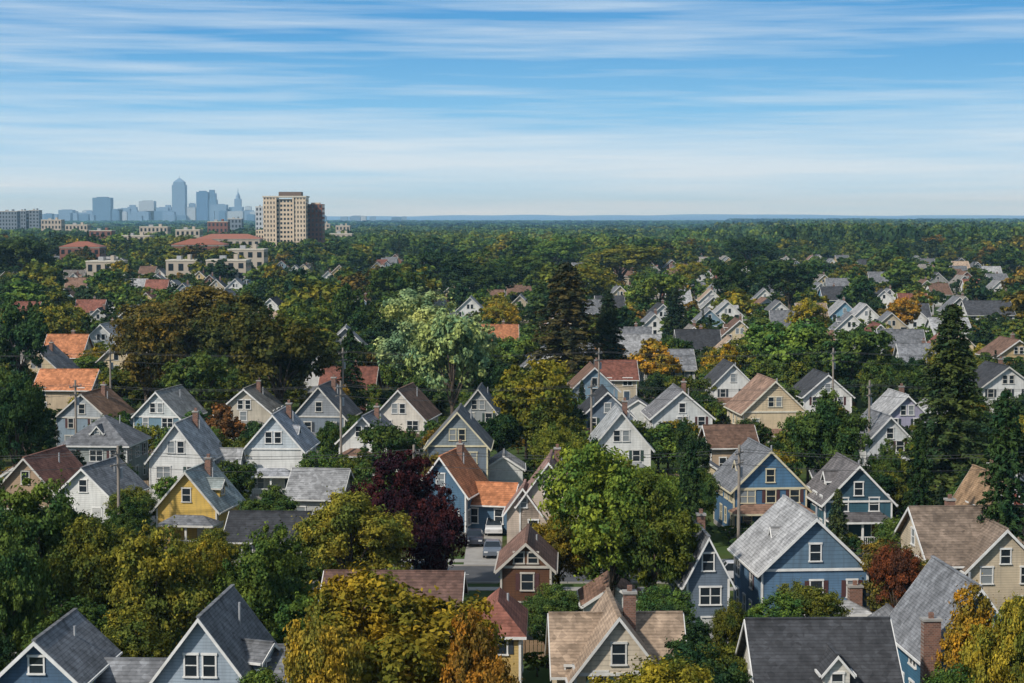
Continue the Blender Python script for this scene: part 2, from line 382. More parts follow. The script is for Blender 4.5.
house('brown_house',1012,467,8.0,40,10,8,(.3,.1,.07),(.26,.17,.1),he=5.0)
house('cream_house',618,361,7.6,38,10,2,(.58,.49,.36),rR,rid='x',he=4.8)
def garage(X,Y,rz,wall,roof):
    P=Parts(); P('walls',siding(wall)); P('roof',roofing(roof)); P('trim',plain('trim_paint',(.72,.71,.68),.6,.25,1.5)); gable(P,frame(0,3,0),4.6,6,0,2.5,4.0,oh=.3)
    d=P('garage_door',plain('door_paint',(.6,.6,.58)))
    for k in range(4): d.box(ID,-1.6,1.6,-.06,.02,.05+k*.54,.55+k*.54)
    window(P,frame(2.3,3,90),0,1.1,.8,.9); P.build('garage',(X,Y,0),rz); occ.append((X,Y+3,3.5)); x,y=proj(X,Y,3.5); rects.append((x-20,x+20,y-4,y+14,Y))
for g in[(-1.0,229,0,WH,rL),(-28,226,.1,WH,rG),(-58,224,.1,(.5,.5,.46),rB),(23,224,0,CR,rG),(38,222,-.1,WH,rD),(62,218,-.1,(.2,.3,.4),rG),(28,134,0,(.5,.5,.5),rG),(8,148,0,WH,rB),(-70,232,0,WH,rG),(-40,290,0,WH,rL),(20,300,0,WH,rG),(66,296,0,WH,rL)]: garage(*g)
# --- further
FH=[('blue_house',836,287,(.1,.25,.4),rD),('white_house',852,312,WH,rG),('blue_house',845,300,(.2,.38,.5),rL),('white_house',270,297,WH,rD),('white_house',716,283,WH,rG),
('white_house',728,300,WH,rL),('gray_house',455,318,GR,rG),('orange_roof_house',500,325,CR,rO),('cream_house',115,340,CR,rB),('white_house',320,352,WH,rG),('gray_house',345,325,GR,rL),
('white_house',100,322,(.6,.62,.62),rL),('cream_house',60,335,CR,rO),('white_house',655,312,WH,rG),('cream_house',88,300,CR,rR),('cream_house',20,302,CR,rR),('white_house',905,330,WH,rG),('gray_house',700,330,GR,rD),
('white_house',255,318,WH,rG),('white_house',205,292,WH,rL),('white_house',890,288,WH,rG),('gray_house',938,272,GR,rD),('white_house',700,272,WH,rG),('white_house',545,345,WH,rG),('white_house',800,330,WH,rG),('cream_house',740,318,CR,rB),
('cream_house',35,345,CR,rG),('gray_house',130,305,GR,rL),('cream_house',155,280,CR,rR),('white_house',75,278,WH,rB),('white_house',235,278,WH,rG),('gray_house',190,310,GR,rG),('white_house',425,330,WH,rD),('cream_house',560,310,CR,rB),('gray_house',640,335,GR,rL),('white_house',590,300,WH,rG),('white_house',470,296,WH,rL),('white_house',955,318,WH,rL),('cream_house',880,272,CR,rG),('white_house',1000,280,WH,rL),('white_house',780,300,WH,rG),
('white_house',765,288,WH,rG),('cream_house',815,272,CR,rB),('white_house',730,268,WH,rD),('gray_house',960,296,GR,rG),('white_house',915,305,WH,rB),('white_house',680,290,WH,rL),('cream_house',620,285,CR,rG)]
for nm,px,yr,wc,rc in FH:
    rh=R.uniform(8.2,9.4); house(nm,px,yr,rh,0,11,R.uniform(-8,8),wc,rc,W=R.uniform(7.5,9),det=0,rid=R.choice('xyy'),protect=.6,pad=0)
STREETS=[96,174]+[290+108*i for i in range(12)]
cols=[('white_house',WH)]*5+[('gray_house',GR),('gray_house',(.5,.5,.48)),('cream_house',CR),('yellow_house',(.6,.45,.22)),('blue_house',(.2,.3,.38)),('slate_house',SL),('tan_house',(.5,.42,.3)),('brick_house',(.26,.12,.08))]
roofs=[rG,rG,rL,rD,rG,rB,rB,rR,rT,(.22,.2,.18)]
def clash(X,Y,r): return any((X-a)**2+(Y-b)**2<(r+c)**2*.9 for a,b,c in occ)
for st in STREETS[2:]:
    for side in(-22,20):
        Y=st+side
        if Y<300 or Y>1250: continue
        hw=Y*.29; x=-hw+R.uniform(0,10)
        while x<hw:
            pr=.6 if x<-.12*Y or x>.05*Y else .42
            if not clash(x,Y+5,6) and R.random()<pr:
                nm,wc=R.choice(cols)
                house(nm,0,0,R.uniform(7.4,9.2),0,R.uniform(9,11),R.uniform(-6,6),wc,R.choice(roofs),xy=(x,Y+R.uniform(-3,3)),W=R.uniform(7,9),
                      det=0,rid=R.choice('yyx'),protect=(.45 if R.random()<.5 else False),pad=-1)
            x+=R.uniform(12,17) if Y<700 else R.uniform(14,26)
# clear sight lines over real open ground: driveway and street
rects.append((464,498,510,592,230)); rects.append((442,494,572,592,172)); rects.append((722,742,566,600,172))
# ------------------------------------------------------------------ trees
rs=np.random.RandomState(3)
def unit(v): return v/np.maximum(np.linalg.norm(v,axis=1,keepdims=True),1e-6)
def leafquads(C,Nn,size,asp=.6):
    n=len(C); r=rs.normal(size=(n,3)); t=unit(np.cross(Nn,r)); b=np.cross(Nn,t)
    s=(size*rs.uniform(.6,1.3,n))[:,None]
    V=np.stack([C-t*s,C-b*s*asp+Nn*s*.15,C+t*s,C+b*s*asp+Nn*s*.15],1).reshape(-1,3); return V
def treemesh(name,LV,lv,cv,wood):
    nl=len(LV)//4; wv=wood.v if wood else []; wf=wood.f if wood else []
    V=np.concatenate([LV,np.array(wv).reshape(-1,3)]) if wv else LV
    me=bpy.data.meshes.new(name); me.vertices.add(len(V)); me.vertices.foreach_set('co',V.astype(np.float32).ravel())
    loops=list(range(nl*4)); starts=list(range(0,nl*4,4)); tot=[4]*nl
    for f in wf:
        starts.append(len(loops)); tot.append(len(f)); loops.extend(nl*4+i for i in f)
    me.loops.add(len(loops)); me.loops.foreach_set('vertex_index',loops)
    me.polygons.add(len(starts)); me.polygons.foreach_set('loop_start',starts)
    try: me.polygons.foreach_set('loop_total',tot)
    except Exception: pass
    me.materials.append(LEAF); me.materials.append(BARK)
    mi=[0]*nl+[1]*len(wf); me.polygons.foreach_set('material_index',mi)
    for nme,arr in(('leafvar',lv),('clumpvar',cv)):
        a=me.attributes.new(nme,'FLOAT','FACE'); a.data.foreach_set('value',np.concatenate([arr,np.zeros(len(wf))]).astype(np.float32))
    me.update(calc_edges=True); me.validate(); return me
def deciduous(name,nc,npc,leaf,lob=7,zc=.6,zr=.38,Rr=6.,H=14.,lr=(.36,.52)):
    cen=[np.array([0,0,H*zc])]; rad=[np.array([Rr*.6,Rr*.6,H*zr*.75])]
    for i in range(lob):
        a=2*math.pi*i/lob+rs.uniform(-.4,.4); e=rs.uniform(-.55,.95); c=math.sqrt(max(0,1-e*e))
        q=rs.uniform(.5,.7)
        cen.append(np.array([math.cos(a)*c*Rr*q,math.sin(a)*c*Rr*q,H*zc+e*H*zr*.62])); r=rs.uniform(*lr)*Rr; rad.append(np.array([r,r,r*.85]))
    nt_=len(cen); wts=np.array([r[0]**2 for r in rad]); wts/=wts.sum()
    idx=rs.choice(nt_,nc,p=wts); d=unit(rs.normal(size=(nc,3))+np.array([0,0,.35]))
    cc=np.array([cen[i]+rad[i]*dd*rs.uniform(.6,1.12) for i,dd in zip(idx,d)])
    cr=rs.uniform(.05,.15,nc)*Rr; cvv=rs.uniform(0,1,nc)
    k=rs.randint(int(npc*.6),int(npc*1.4),nc); ii=np.repeat(np.arange(nc),k); n=len(ii)
    dd=unit(rs.normal(size=(n,3))); rr=rs.uniform(.2,1.1,n)**.6
    Cn=cc[ii]+dd*(cr[ii]*rr)[:,None]*np.array([1.2,1.2,.8])
    stray=rs.rand(n)<.1; Cn[stray]+=rs.normal(size=(stray.sum(),3))*.4
    core=np.array(cen)[idx][ii]; out=unit(Cn-core)
    Nn=unit(out*.6+dd*.45+rs.normal(size=(n,3))*.5+np.array([0,0,.3]))
    top=np.percentile(Cn[:,2],99.7); rx=np.percentile(np.hypot(Cn[:,0],Cn[:,1]),98.5)
    zs=H/top; xs=Rr/rx; S=np.array([xs,xs,zs]); Cn=Cn*S
    LV=leafquads(Cn,Nn,leaf); w=MB()
    w.cyl((0,0,-.3),(0,0,H*.3),.36,.27); w.cyl((0,0,H*.3),(0.1,0,H*.62),.27,.12)
    for c in cen[1:]:
        z0=H*rs.uniform(.22,.45); m=(c*S*np.array([.45,.45,1])); m[2]=z0+(c[2]*zs-z0)*.55
        w.cyl((0,0,z0),tuple(m),.15,.1,5); w.cyl(tuple(m),tuple(c*S*.98),.1,.04,5)
    return treemesh(name,LV,rs.uniform(0,1,n),cvv[ii],w)
def conifer(name,step,nb,nn,leaf,H=20.,Rr=4.5,pw=.85,droop=.22):
    Cs=[];Ns=[];cv=[];w=MB(); w.cyl((0,0,-.3),(0,0,H*.97),.34,.04)
    z=1.4
    while z<H*.985:
        a0=rs.uniform(0,6.28)
        for j in range(nb):
            a=a0+6.283*j/nb+rs.uniform(-.25,.25); ln=(Rr*(1-z/H)**pw+.2)*rs.uniform(.62,1.12)
            if rs.rand()<.08: continue
            m=max(4,int(nn*ln/Rr)); t=rs.uniform(.12,1,m)**.75; lat=rs.normal(size=m)*.15*ln*(1.15-t)
            dx,dy=math.cos(a),math.sin(a); zz=z+rs.uniform(-.15,.3)
            x=dx*t*ln-dy*lat; y=dy*t*ln+dx*lat; h=zz+.12*ln*t-droop*ln*t*t-np.abs(rs.normal(size=m))*.22
            Cs.append(np.stack([x,y,h],1)); Ns.append(np.stack([np.full(m,dx*.45),np.full(m,dy*.45),np.full(m,.8)],1)+rs.normal(size=(m,3))*.4); cv.append(np.full(m,rs.rand()))
            w.cyl((0,0,zz),(dx*ln*.85,dy*ln*.85,zz+.12*ln*.85-droop*ln*.72),.05,.015,4)
        z+=step*rs.uniform(.8,1.2)*(1.1-.5*z/H)
    C=np.concatenate(Cs); C[:,2]=np.minimum(C[:,2],H); Nn=unit(np.concatenate(Ns)); n=len(C)
    return treemesh(name,leafquads(C,Nn,leaf,.42),rs.uniform(0,1,n),np.concatenate(cv),w)
HI=[deciduous('tree_crown',400,88,.175,9),deciduous('tree_crown',360,90,.18,7,.58,.4),deciduous('tree_crown',400,84,.17,11,.6,.38,lr=(.28,.45)),deciduous('tree_crown',360,88,.185,8,.55,.42),deciduous('tree_crown',380,86,.175,12,.58,.4,lr=(.25,.4))]
MID=[deciduous('tree_crown',200,52,.29,7),deciduous('tree_crown',180,56,.3,9,.58,.4,lr=(.3,.48)),deciduous('tree_crown',210,50,.28,6,.56,.42),deciduous('tree_crown',190,52,.3,10,.6,.36,lr=(.28,.42)),deciduous('tree_crown',190,52,.29,12,.57,.4,lr=(.25,.4))]
FAR=[deciduous('tree_crown',110,16,.68,6),deciduous('tree_crown',100,17,.7,8,lr=(.3,.48)),deciduous('tree_crown',120,15,.64,5,.56,.42),deciduous('tree_crown',100,17,.68,9)]
CON=[conifer('conifer_crown',.62,12,80,.26,pw=.75),conifer('conifer_crown',.75,10,75,.3,pw=.6)]
COF=[conifer('conifer_crown',1.1,7,26,.5)]
BUSH=[deciduous('bush_leaves',60,60,.5,5,.45,.5)]
def put(name,me,X,Y,h,w,col,base=(12.,14.),parent=None,z=0):
    o=bpy.data.objects.new(name,me); scn.collection.objects.link(o); o.location=(X,Y,z)
    s=w/base[0]; o.scale=(s*R.uniform(.92,1.08),s*R.uniform(.92,1.08),h/base[1]); o.rotation_euler=(0,0,R.uniform(0,6.28))
    j=R.uniform(.75,1.15); o.color=(col[0]*j*R.uniform(.9,1.1),col[1]*j,col[2]*j,1)
    if parent: o.parent=parent
    return o
cG=(.065,.104,.03); cD=(.036,.064,.026); cO=(.1,.118,.026); cY=(.22,.185,.03); cA=(.28,.145,.03); cP=(.05,.016,.022); cL=(.25,.3,.14); cS=(.026,.043,.026); cR=(.14,.045,.025); cB=(.105,.08,.024); cV=(.095,.142,.034)
trects=[]
def T(name,px,yt,h,wpx,col,kind='d'):
    X,Y=survey(px,yt,h); w=wpx*Y/F
    if kind=='d': me=R.choice(HI if Y<215 or wpx>110 else MID); b=(12.,14.)
    else: me=CON[0] if kind=='c' else CON[1]; b=(9.,20.)
    put(name,me,X,Y,h,w,col,b); occ.append((X,Y,w*.3)); x,yb=proj(X,Y,h*.35)
    trects.append((px-wpx*.4,px+wpx*.4,yt+4,yt+(yb-yt)*.85,Y))
HT=[('maple_tree',395,577,13,235,(.23,.165,.024)),('maple_tree',478,614,12,100,(.26,.14,.028)),('maple_tree',325,620,12,90,(.2,.16,.028)),
('oak_tree',40,480,14,135,(.08,.11,.03)),('oak_tree',0,505,14,90,cG),('maple_tree',155,526,12,110,(.16,.15,.028)),('elm_tree',100,520,12,100,cO),('elm_tree',262,527,12,108,(.08,.12,.028)),
('elm_tree',612,448,15,150,(.12,.165,.03)),('elm_tree',655,478,13,110,cO),('plum_tree',398,455,12.5,112,cP),('plum_tree',437,488,10.5,66,cP),('maple_tree',352,492,11,112,(.15,.15,.028)),
('maple_tree',980,588,11,95,(.3,.165,.025)),('maple_tree',1010,600,12,90,cY),('maple_tree',655,662,9,140,(.18,.16,.025)),('maple_tree',897,546,8.5,62,cR),
('maple_tree',535,362,14,86,(.2,.175,.028)),('elm_tree',430,290,21,124,cL),('elm_tree',452,312,19,80,cL),('oak_tree',185,288,20,130,cB),('oak_tree',280,318,18,100,(.085,.078,.024)),('oak_tree',238,296,19,100,(.075,.08,.026)),('oak_tree',145,320,17,70,(.11,.08,.024)),
('maple_tree',828,393,14,92,(.045,.078,.024)),('elm_tree',388,424,9,66,cG),('maple_tree',112,412,7,50,cG),('maple_tree',15,380,15,70,cD),('oak_tree',18,298,19,66,cD),('oak_tree',20,238,24,76,(.04,.065,.024)),
('maple_tree',722,345,10,48,(.24,.17,.025)),('maple_tree',658,340,11,56,(.3,.19,.03)),('maple_tree',610,340,10,36,(.3,.15,.03)),('maple_tree',470,360,8,30,cG),
('oak_tree',790,320,15,84,cV),('oak_tree',855,328,14,84,cG),('maple_tree',752,238,22,60,cD),('oak_tree',735,260,20,54,(.04,.065,.024)),('oak_tree',790,260,19,66,cD),
('maple_tree',620,246,20,84,(.15,.155,.032)),('maple_tree',660,272,17,66,cV),('maple_tree',555,238,22,56,cV),('oak_tree',480,260,18,76,cD),('oak_tree',520,255,18,66,cG),('maple_tree',585,262,18,60,(.18,.17,.03)),('oak_tree',395,268,18,60,cG),
('oak_tree',440,250,20,60,cD),('oak_tree',350,285,17,56,cG),
('maple_tree',560,428,10,60,(.12,.15,.03)),('maple_tree',205,540,9,60,cY),('maple_tree',225,405,8,50,(.14,.07,.03)),('maple_tree',122,465,6,30,cG),('maple_tree',345,340,12,46,(.04,.058,.024)),('maple_tree',690,420,10,42,cD),
('maple_tree',885,440,9,36,cG),('maple_tree',702,470,8,36,cG),('elm_tree',270,487,6.5,60,cG),('elm_tree',727,602,6,40,cO),('maple_tree',330,425,6,26,cG),
('maple_tree',905,298,12,36,(.3,.17,.03)),('maple_tree',810,300,13,40,(.22,.19,.03)),('maple_tree',690,262,14,36,(.24,.2,.03)),('maple_tree',500,300,12,36,(.26,.19,.03)),('maple_tree',940,340,11,44,cY)]
for t in HT: T(*t)
for t in[('spruce_tree',566,262,25,104,(.065,.062,.028),'e'),('spruce_tree',608,288,20,60,(.032,.045,.024),'c'),('spruce_tree',675,286,17,44,(.038,.058,.032),'c'),('spruce_tree',952,300,24,128,(.045,.068,.026),'c'),('spruce_tree',1006,388,19,80,cD,'e'),
 ('spruce_tree',350,328,16,44,cD,'e'),('cedar_tree',690,432,13,48,(.035,.065,.028),'c'),('cedar_tree',838,487,8.5,42,(.06,.09,.045),'c'),('spruce_tree',30,300,15,30,cS,'c'),('spruce_tree',920,420,14,44,cD,'e')]: T(*t)
RA=np.array(rects); TA=np.array(trects)
def blocks(X,Y,h,w,useT=True,tol=.12):
    x,yt=proj(X,Y,h); _,yb=proj(X,Y,h*.15); hw=w*.5*F/Y*.9
    for A,k in((RA,tol),(TA,.22)):
        if A is TA and not useT: continue
        ox=np.minimum(A[:,1],x+hw)-np.maximum(A[:,0],x-hw); oy=np.minimum(A[:,3],yb)-np.maximum(A[:,2],yt+2)
        m=(ox>0)&(oy>0)&(A[:,4]>Y)
        if m.any():
            fr=(ox*oy)[m]/((A[m,1]-A[m,0])*(A[m,3]-A[m,2]))
            if fr.max()>k: return True
    return False
pal=[cG]*10+[cD]*8+[cO]*6+[cV]*6+[(.14,.145,.03)]*3+[cY]*2+[(.17,.12,.03)]*1+[cB]*1+[(.038,.062,.03)]*4
names=['maple_tree','oak_tree','elm_tree']
cnt=0
def onstreet(Y): return any(abs(Y-s)<6 for s in STREETS)
for i in range(6500):
    Y=R.uniform(100,335); X=R.uniform(-.31,.31)*Y*1.05
    if onstreet(Y) or abs(X+2.8)<3 and 172<Y<232: continue
    h=R.choice([3,4,6,7,8,9,10,12,13]); w=h*R.uniform(.75,1.0) if h>4 else h*1.1
    if any((X-a)**2+(Y-b)**2<(c+w*.28)**2 for a,b,c in occ): continue
    if blocks(X,Y,h,w,tol=.1): continue
    con=R.random()<.09
    if h<=4: put('bush',BUSH[0],X,Y,h*.6,h*.8,R.choice(pal),(12.,14.)); occ.append((X,Y,w*.25))
    elif con: put('spruce_tree',CON[R.randint(0,1)],X,Y,h*1.1,h*.45,cS,(9.,20.)); occ.append((X,Y,w*.3))
    else: put(R.choice(names),R.choice(HI if Y<190 else MID),X,Y,h,w,R.choice(pal)); occ.append((X,Y,w*.42))
    cnt+=1
OC=np.array(occ)
wood=link('woodland',None); cnt=0
Y=335.
while Y<1420:
    st=7.8+(Y-335)*.010; x=-.31*Y
    while x<.31*Y:
        X=x+R.uniform(-.4,.4)*st; yy=Y+R.uniform(-.5,.5)*st
        x+=st
        h=R.choice([7,9,10,12,13,14,15,17,18]); w=h*R.uniform(.8,1.05)
        big=np.sin(X*.021+1.3)+np.sin(yy*.013+X*.008)
        if big>.6: h*=1.18; w*=1.15
        if yy>800: w*=1.1
        if onstreet(yy) and h<13: continue
        dd=(OC[:,0]-X)**2+(OC[:,1]-yy)**2
        if (dd<(OC[:,2]+w*.15)**2).any(): continue
        if blocks(X,yy,h,w,tol=.26):
            h=R.uniform(5,7); w=h
            if blocks(X,yy,h,w,tol=.26): continue
        me=R.choice(MID if yy<440 else FAR)
        if R.random()<.07: put('tree',COF[0],X,yy,h*1.15,h*.5,cS,(9.,20.),wood)
        else: put('tree',me,X,yy,h,w*1.1,R.choice(pal),(12.,14.),wood)
        cnt+=1
    Y+=st
def grove(name):
    Cs=[];Ns=[];cv=[]
    for i in range(46):
        c=np.array([rs.uniform(-60,60),rs.uniform(-30,30),0]); r=rs.uniform(4.5,8); hh=rs.uniform(8,18); m=150
        d=unit(rs.normal(size=(m,3))+np.array([0,-.2,.7])); C=c+np.array([0,0,hh-r])+d*np.array([r,r,r*.95])*rs.uniform(.75,1.08,(m,1)); C[:,2]=np.maximum(C[:,2],.5)
        Cs.append(C); Ns.append(unit(d+rs.normal(size=(m,3))*.4)); cv.append(np.clip(np.full(m,rs.rand())*1.5-.25,0,1)*.85+rs.rand(m)*.15)
    C=np.concatenate(Cs); return treemesh(name,leafquads(C,np.concatenate(Ns),1.3,.8),rs.uniform(0,1,len(C)),np.concatenate(cv),None)
GV=[grove('grove'),grove('grove'),grove('grove')]
far=link('distant_forest',None); Y=1400.; cnt=0
while Y<9000:
    s=1+ (Y-1400)/5200.; dx=98*s; x=-.31*Y
    while x<.31*Y:
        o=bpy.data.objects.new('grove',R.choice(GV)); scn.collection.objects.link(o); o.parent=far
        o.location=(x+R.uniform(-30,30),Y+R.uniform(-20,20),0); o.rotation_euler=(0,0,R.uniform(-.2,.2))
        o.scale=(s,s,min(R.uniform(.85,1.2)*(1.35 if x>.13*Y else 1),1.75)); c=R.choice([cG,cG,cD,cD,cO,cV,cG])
        haze_tint=min(1,(Y-1400)/3600); o.color=(c[0]*(1-.5*haze_tint)+.01*haze_tint,c[1]*(1-.05*haze_tint)+.02*haze_tint,c[2]+.12*haze_tint,1); x+=dx; cnt+=1  # distance haze painted into the grove colour, bluer further away
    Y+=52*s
# ------------------------------------------------------------------ ground, roads
def ground():
    m,n,b=nt('lawn_and_soil'); tc=N(n,'ShaderNodeTexCoord').outputs['Object']
    a=noise(n,.05,5,tc); c=noise(n,1.3,4,tc)
    k=ramp(n,a,[(.35,(.04,.07,.016)),(.5,(.06,.1,.022)),(.62,(.08,.085,.03)),(.75,(.1,.08,.045))])
    k=mix(n,math_(n,'MULTIPLY',c,.6),k,(.03,.04,.015)); n.links.new(k,b.inputs['Base Color']); b.inputs['Roughness'].default_value=1; b.inputs['Specular IOR Level'].default_value=.1
    mb=MB(); mb.poly([(-20000,-2000,0),(20000,-2000,0),(20000,30000,0),(-20000,30000,0)]); link('ground',mb.mesh('ground',m))
ground()
asph=plain('asphalt',(.075,.075,.078),.9,.35,.8); conc=plain('concrete',(.33,.31,.28),.85,.3,.7); paint=plain('road_paint',(.7,.7,.66),.7)
for i,s in enumerate(STREETS[:8]):
    P=Parts(); hw=160 if s<300 else s*.32
    P('asphalt',asph).box(ID,-hw,hw,s-4.2,s+4.2,-.1,.006)
    for q in(-1,1):
        y0,y1=sorted((s+q*4.2,s+q*4.4)); P('kerb',conc).box(ID,-hw,hw,y0,y1,-.1,.13)
        y0,y1=sorted((s+q*6.2,s+q*7.7)); P('sidewalk',conc).box(ID,-hw,hw,y0,y1,-.1,.05)
    x=-hw
    while x<hw: P('centre_line',paint).box(ID,x,x+3,s-.06,s+.06,-.05,.01); x+=9
    P.build('street',(0,0,0),0)
mb=MB()
mb.box(ID,-4.6,-1.0,178.4,228.9,-.1,.02); mb.box(ID,25.5,28.5,178.4,200,-.1,.02)
for X,Y in((-66,205),(-40,205),(-20,200),(12,200),(44,196),(60,196)): mb.box(ID,X-1.4,X+1.4,181.8,Y+8,-.1,.02)
for X in(-60,-34,-14,14,31,52): mb.box(ID,X-1.4,X+1.4,140,166.2,-.1,.02)
link('driveway',mb.mesh('driveway',conc))
def fence(x0,y0,x1,y1,col,h=1.5):
    P=Parts(); ln=math.hypot(x1-x0,y1-y0); m=plain('fence_paint',col,.8); b=P('boards',m); n=int(ln/.3)
    for i in range(n): b.box(ID,i*.3+.02,i*.3+.28,-.012,.012,.08,h-.02*(i%2))
    for z in(.4,h-.35): P('rails',m).box(ID,0,ln,.014,.06,z,z+.08)
    for i in range(int(ln/2.4)+1): P('posts',m).box(ID,i*2.4-.05,i*2.4+.05,.062,.16,0,h+.08)
    P.build('wooden_fence',(x0,y0,0),math.atan2(y1-y0,x1-x0))
for f in[(1,140,1,150,(.3,.2,.12)),(1,140,8,140,(.3,.2,.12)),(-14,150,-4,150,(.25,.18,.12)),(20,138,34,138,(.6,.6,.58)),(30,148,40,148,(.3,.2,.12)),(-60,226,-40,226,(.3,.22,.15)),(-22,232,-8,232,(.6,.6,.58)),(14,232,34,232,(.3,.22,.15)),(45,230,62,230,(.6,.6,.58)),(-82,228,-66,228,(.3,.22,.15)),(-48,136,-36,136,(.6,.6,.58)),(5,228,5,240,(.3,.2,.12))]: fence(*f)
# ------------------------------------------------------------------ cars
def car(X,Y,rz,col,suv=False):
    P=Parts(); hw=.9
    body=P('body',plain('car_paint',col,.25,.05)); gl=P('car_windows',glass()); ty=P('tyres',plain('tyre_rubber',(.02,.02,.02),.9)); lt=P('lights',plain('lamp_lens',(.6,.15,.1) ,.3))
    prof=[(-2.3,.35),(-2.35,.75),(-2.2,.95),(-1.2,1.0),(1.7,1.0),(2.25,.9),(2.3,.5),(2.25,.35)]
    b=len(body.v)
    for s in(-1,1):
        body.v.extend([(x,s*hw*(1 if z<.9 else .95),z) for x,z in prof])
    k=len(prof); body.f.append(tuple(range(b,b+k))); body.f.append(tuple(range(b+2*k-1,b+k-1,-1)))
    for i in range(k): body.f.append((b+i,b+(i+1)%k,b+k+(i+1)%k,b+k+i))
    rt=1.72 if suv else 1.45; x0,x1=(-1.1,2.1) if suv else (-1.1,1.55); a0,a1=(-.45,1.8) if suv else(-.3,.95)
    gl.hexa([(x0,-.82,1.0),(x1,-.82,1.0),(x1,.82,1.0),(x0,.82,1.0),(a0,-.66,rt-.06),(a1,-.66,rt-.06),(a1,.66,rt-.06),(a0,.66,rt-.06)])
    body.hexa([(a0-.05,-.68,rt-.06),(a1+.05,-.68,rt-.06),(a1+.05,.68,rt-.06),(a0-.05,.68,rt-.06),(a0+.1,-.6,rt),(a1-.1,-.6,rt),(a1-.1,.6,rt),(a0+.1,.6,rt)])
    for s in(-1,1):
        for xm in(x0,(x0+x1)/2,x1):
            xt=a0+(xm-x0)/(x1-x0)*(a1-a0); body.hexa([(xm-.05,s*.83,1.0),(xm+.05,s*.83,1.0),(xm+.05,s*.8,1.0),(xm-.05,s*.8,1.0),(xt-.05,s*.68,rt-.05),(xt+.05,s*.68,rt-.05),(xt+.05,s*.64,rt-.05),(xt-.05,s*.64,rt-.05)])
        for x in(-1.4,1.4): ty.cyl((x,s*.7,.33),(x,s*.93,.33),.33,.33,14); P('hubs',plain('alloy',(.4,.4,.42),.3)).cyl((x,s*.93,.33),(x,s*.945,.33),.19,.17,10)
        lt.box(ID,2.2,2.32,s*.62-.18,s*.62+.18,.62,.82)
        P('headlamps',plain('headlamp',(.6,.6,.6),.2)).box(ID,-2.37,-2.25,s*.62-.18,s*.62+.18,.62,.78)
    P.build('parked_car',(X,Y,.02),rz)
car(-1.9,197,math.pi/2,(.6,.6,.6),True); car(-3.8,190.5,math.pi/2,(.03,.035,.05)); car(-3.6,204,math.pi/2,(.3,.32,.35)); car(-1.9,209,-math.pi/2,(.6,.6,.58),True); car(-3.7,214,-math.pi/2,(.25,.03,.03)); car(-1.9,184,math.pi/2,(.12,.14,.17))
for X,c,q in((-30,(.3,.03,.03),0),(-8,(.05,.06,.08),1),(20,(.5,.5,.52),1),(34,(.1,.1,.11),0),(56,(.04,.08,.2),0),(-52,(.6,.6,.6),1)): car(X,171.2 if q else 176.8,0 if q else math.pi,c,bool(q))
# ------------------------------------------------------------------ poles & wires
woodm=plain('weathered_wood',(.27,.23,.19),.9)
def pole(X,Y,h=11):
    P=Parts(); P('post',woodm).cyl((0,0,-.3),(0,0,h),.18,.13,8); a=P('crossarm',woodm); a.box(ID,-1.2,1.2,-.06,.06,h-.9,h-.75); a.box(ID,-1.2,1.2,-.06,.06,h-1.9,h-1.78)
    for x in(-1.1,-.4,.4,1.1): P('insulator',plain('ceramic',(.3,.3,.3),.3)).cyl((x,0,h-.75),(x,0,h-.55),.05,.04,6)
    P('transformer',plain('galvanised',(.35,.36,.37),.5)).cyl((.38,0,h-3.2),(.38,0,h-2.2),.24,.24,10)
    P.build('utility_pole',(X,Y,0),math.radians(65))
def wires(pts,h=11):
    cu=bpy.data.curves.new('wire','CURVE'); cu.dimensions='3D'; cu.bevel_depth=.022
    for off,dz in((-1.1,-.55),(1.1,-.55),(0,-1.9)):
        for (a,b),(c,d) in zip(pts,pts[1:]):
            sp=cu.splines.new('POLY'); sp.points.add(8)
            for i in range(9):
                t=i/8; sp.points[i].co=(a+(c-a)*t,b+(d-b)*t+off,h+dz-1.0*4*t*(1-t)*.7,1)
    cu.materials.append(plain('cable',(.05,.05,.05))); link('overhead_wires',cu)
for Yl,xs,ph in((182.5,[-70,-38,-9.5,22,54],11),(238,[-90,-55,-21.5,10,45,80],12.5),(283,[-95,-60,-25.3,13,48,84],13.5)):
    pts=[(x,Yl+R.uniform(-.5,.5)) for x in xs]
    for p in pts: pole(*p,ph)
    wires(pts,ph)
P=Parts(); P('post',plain('painted_steel',(.55,.55,.53),.5)).cyl((0,0,0),(0,0,9),.12,.07,10); P('arm',plain('painted_steel',(.55,.55,.53),.5)).cyl((0,0,8.8),(1.6,0,9.2),.05,.04,6); P('lamp_head',plain('galvanised',(.35,.36,.37),.5)).hexa([(1.4,-.15,9.12),(2.2,-.12,9.15),(2.2,.12,9.15),(1.4,.15,9.12),(1.4,-.1,9.3),(2.1,-.08,9.28),(2.1,.08,9.28),(1.4,.1,9.3)])
X,Y=survey(302,642,9); P.build('street_lamp',(X,Y,0),0)
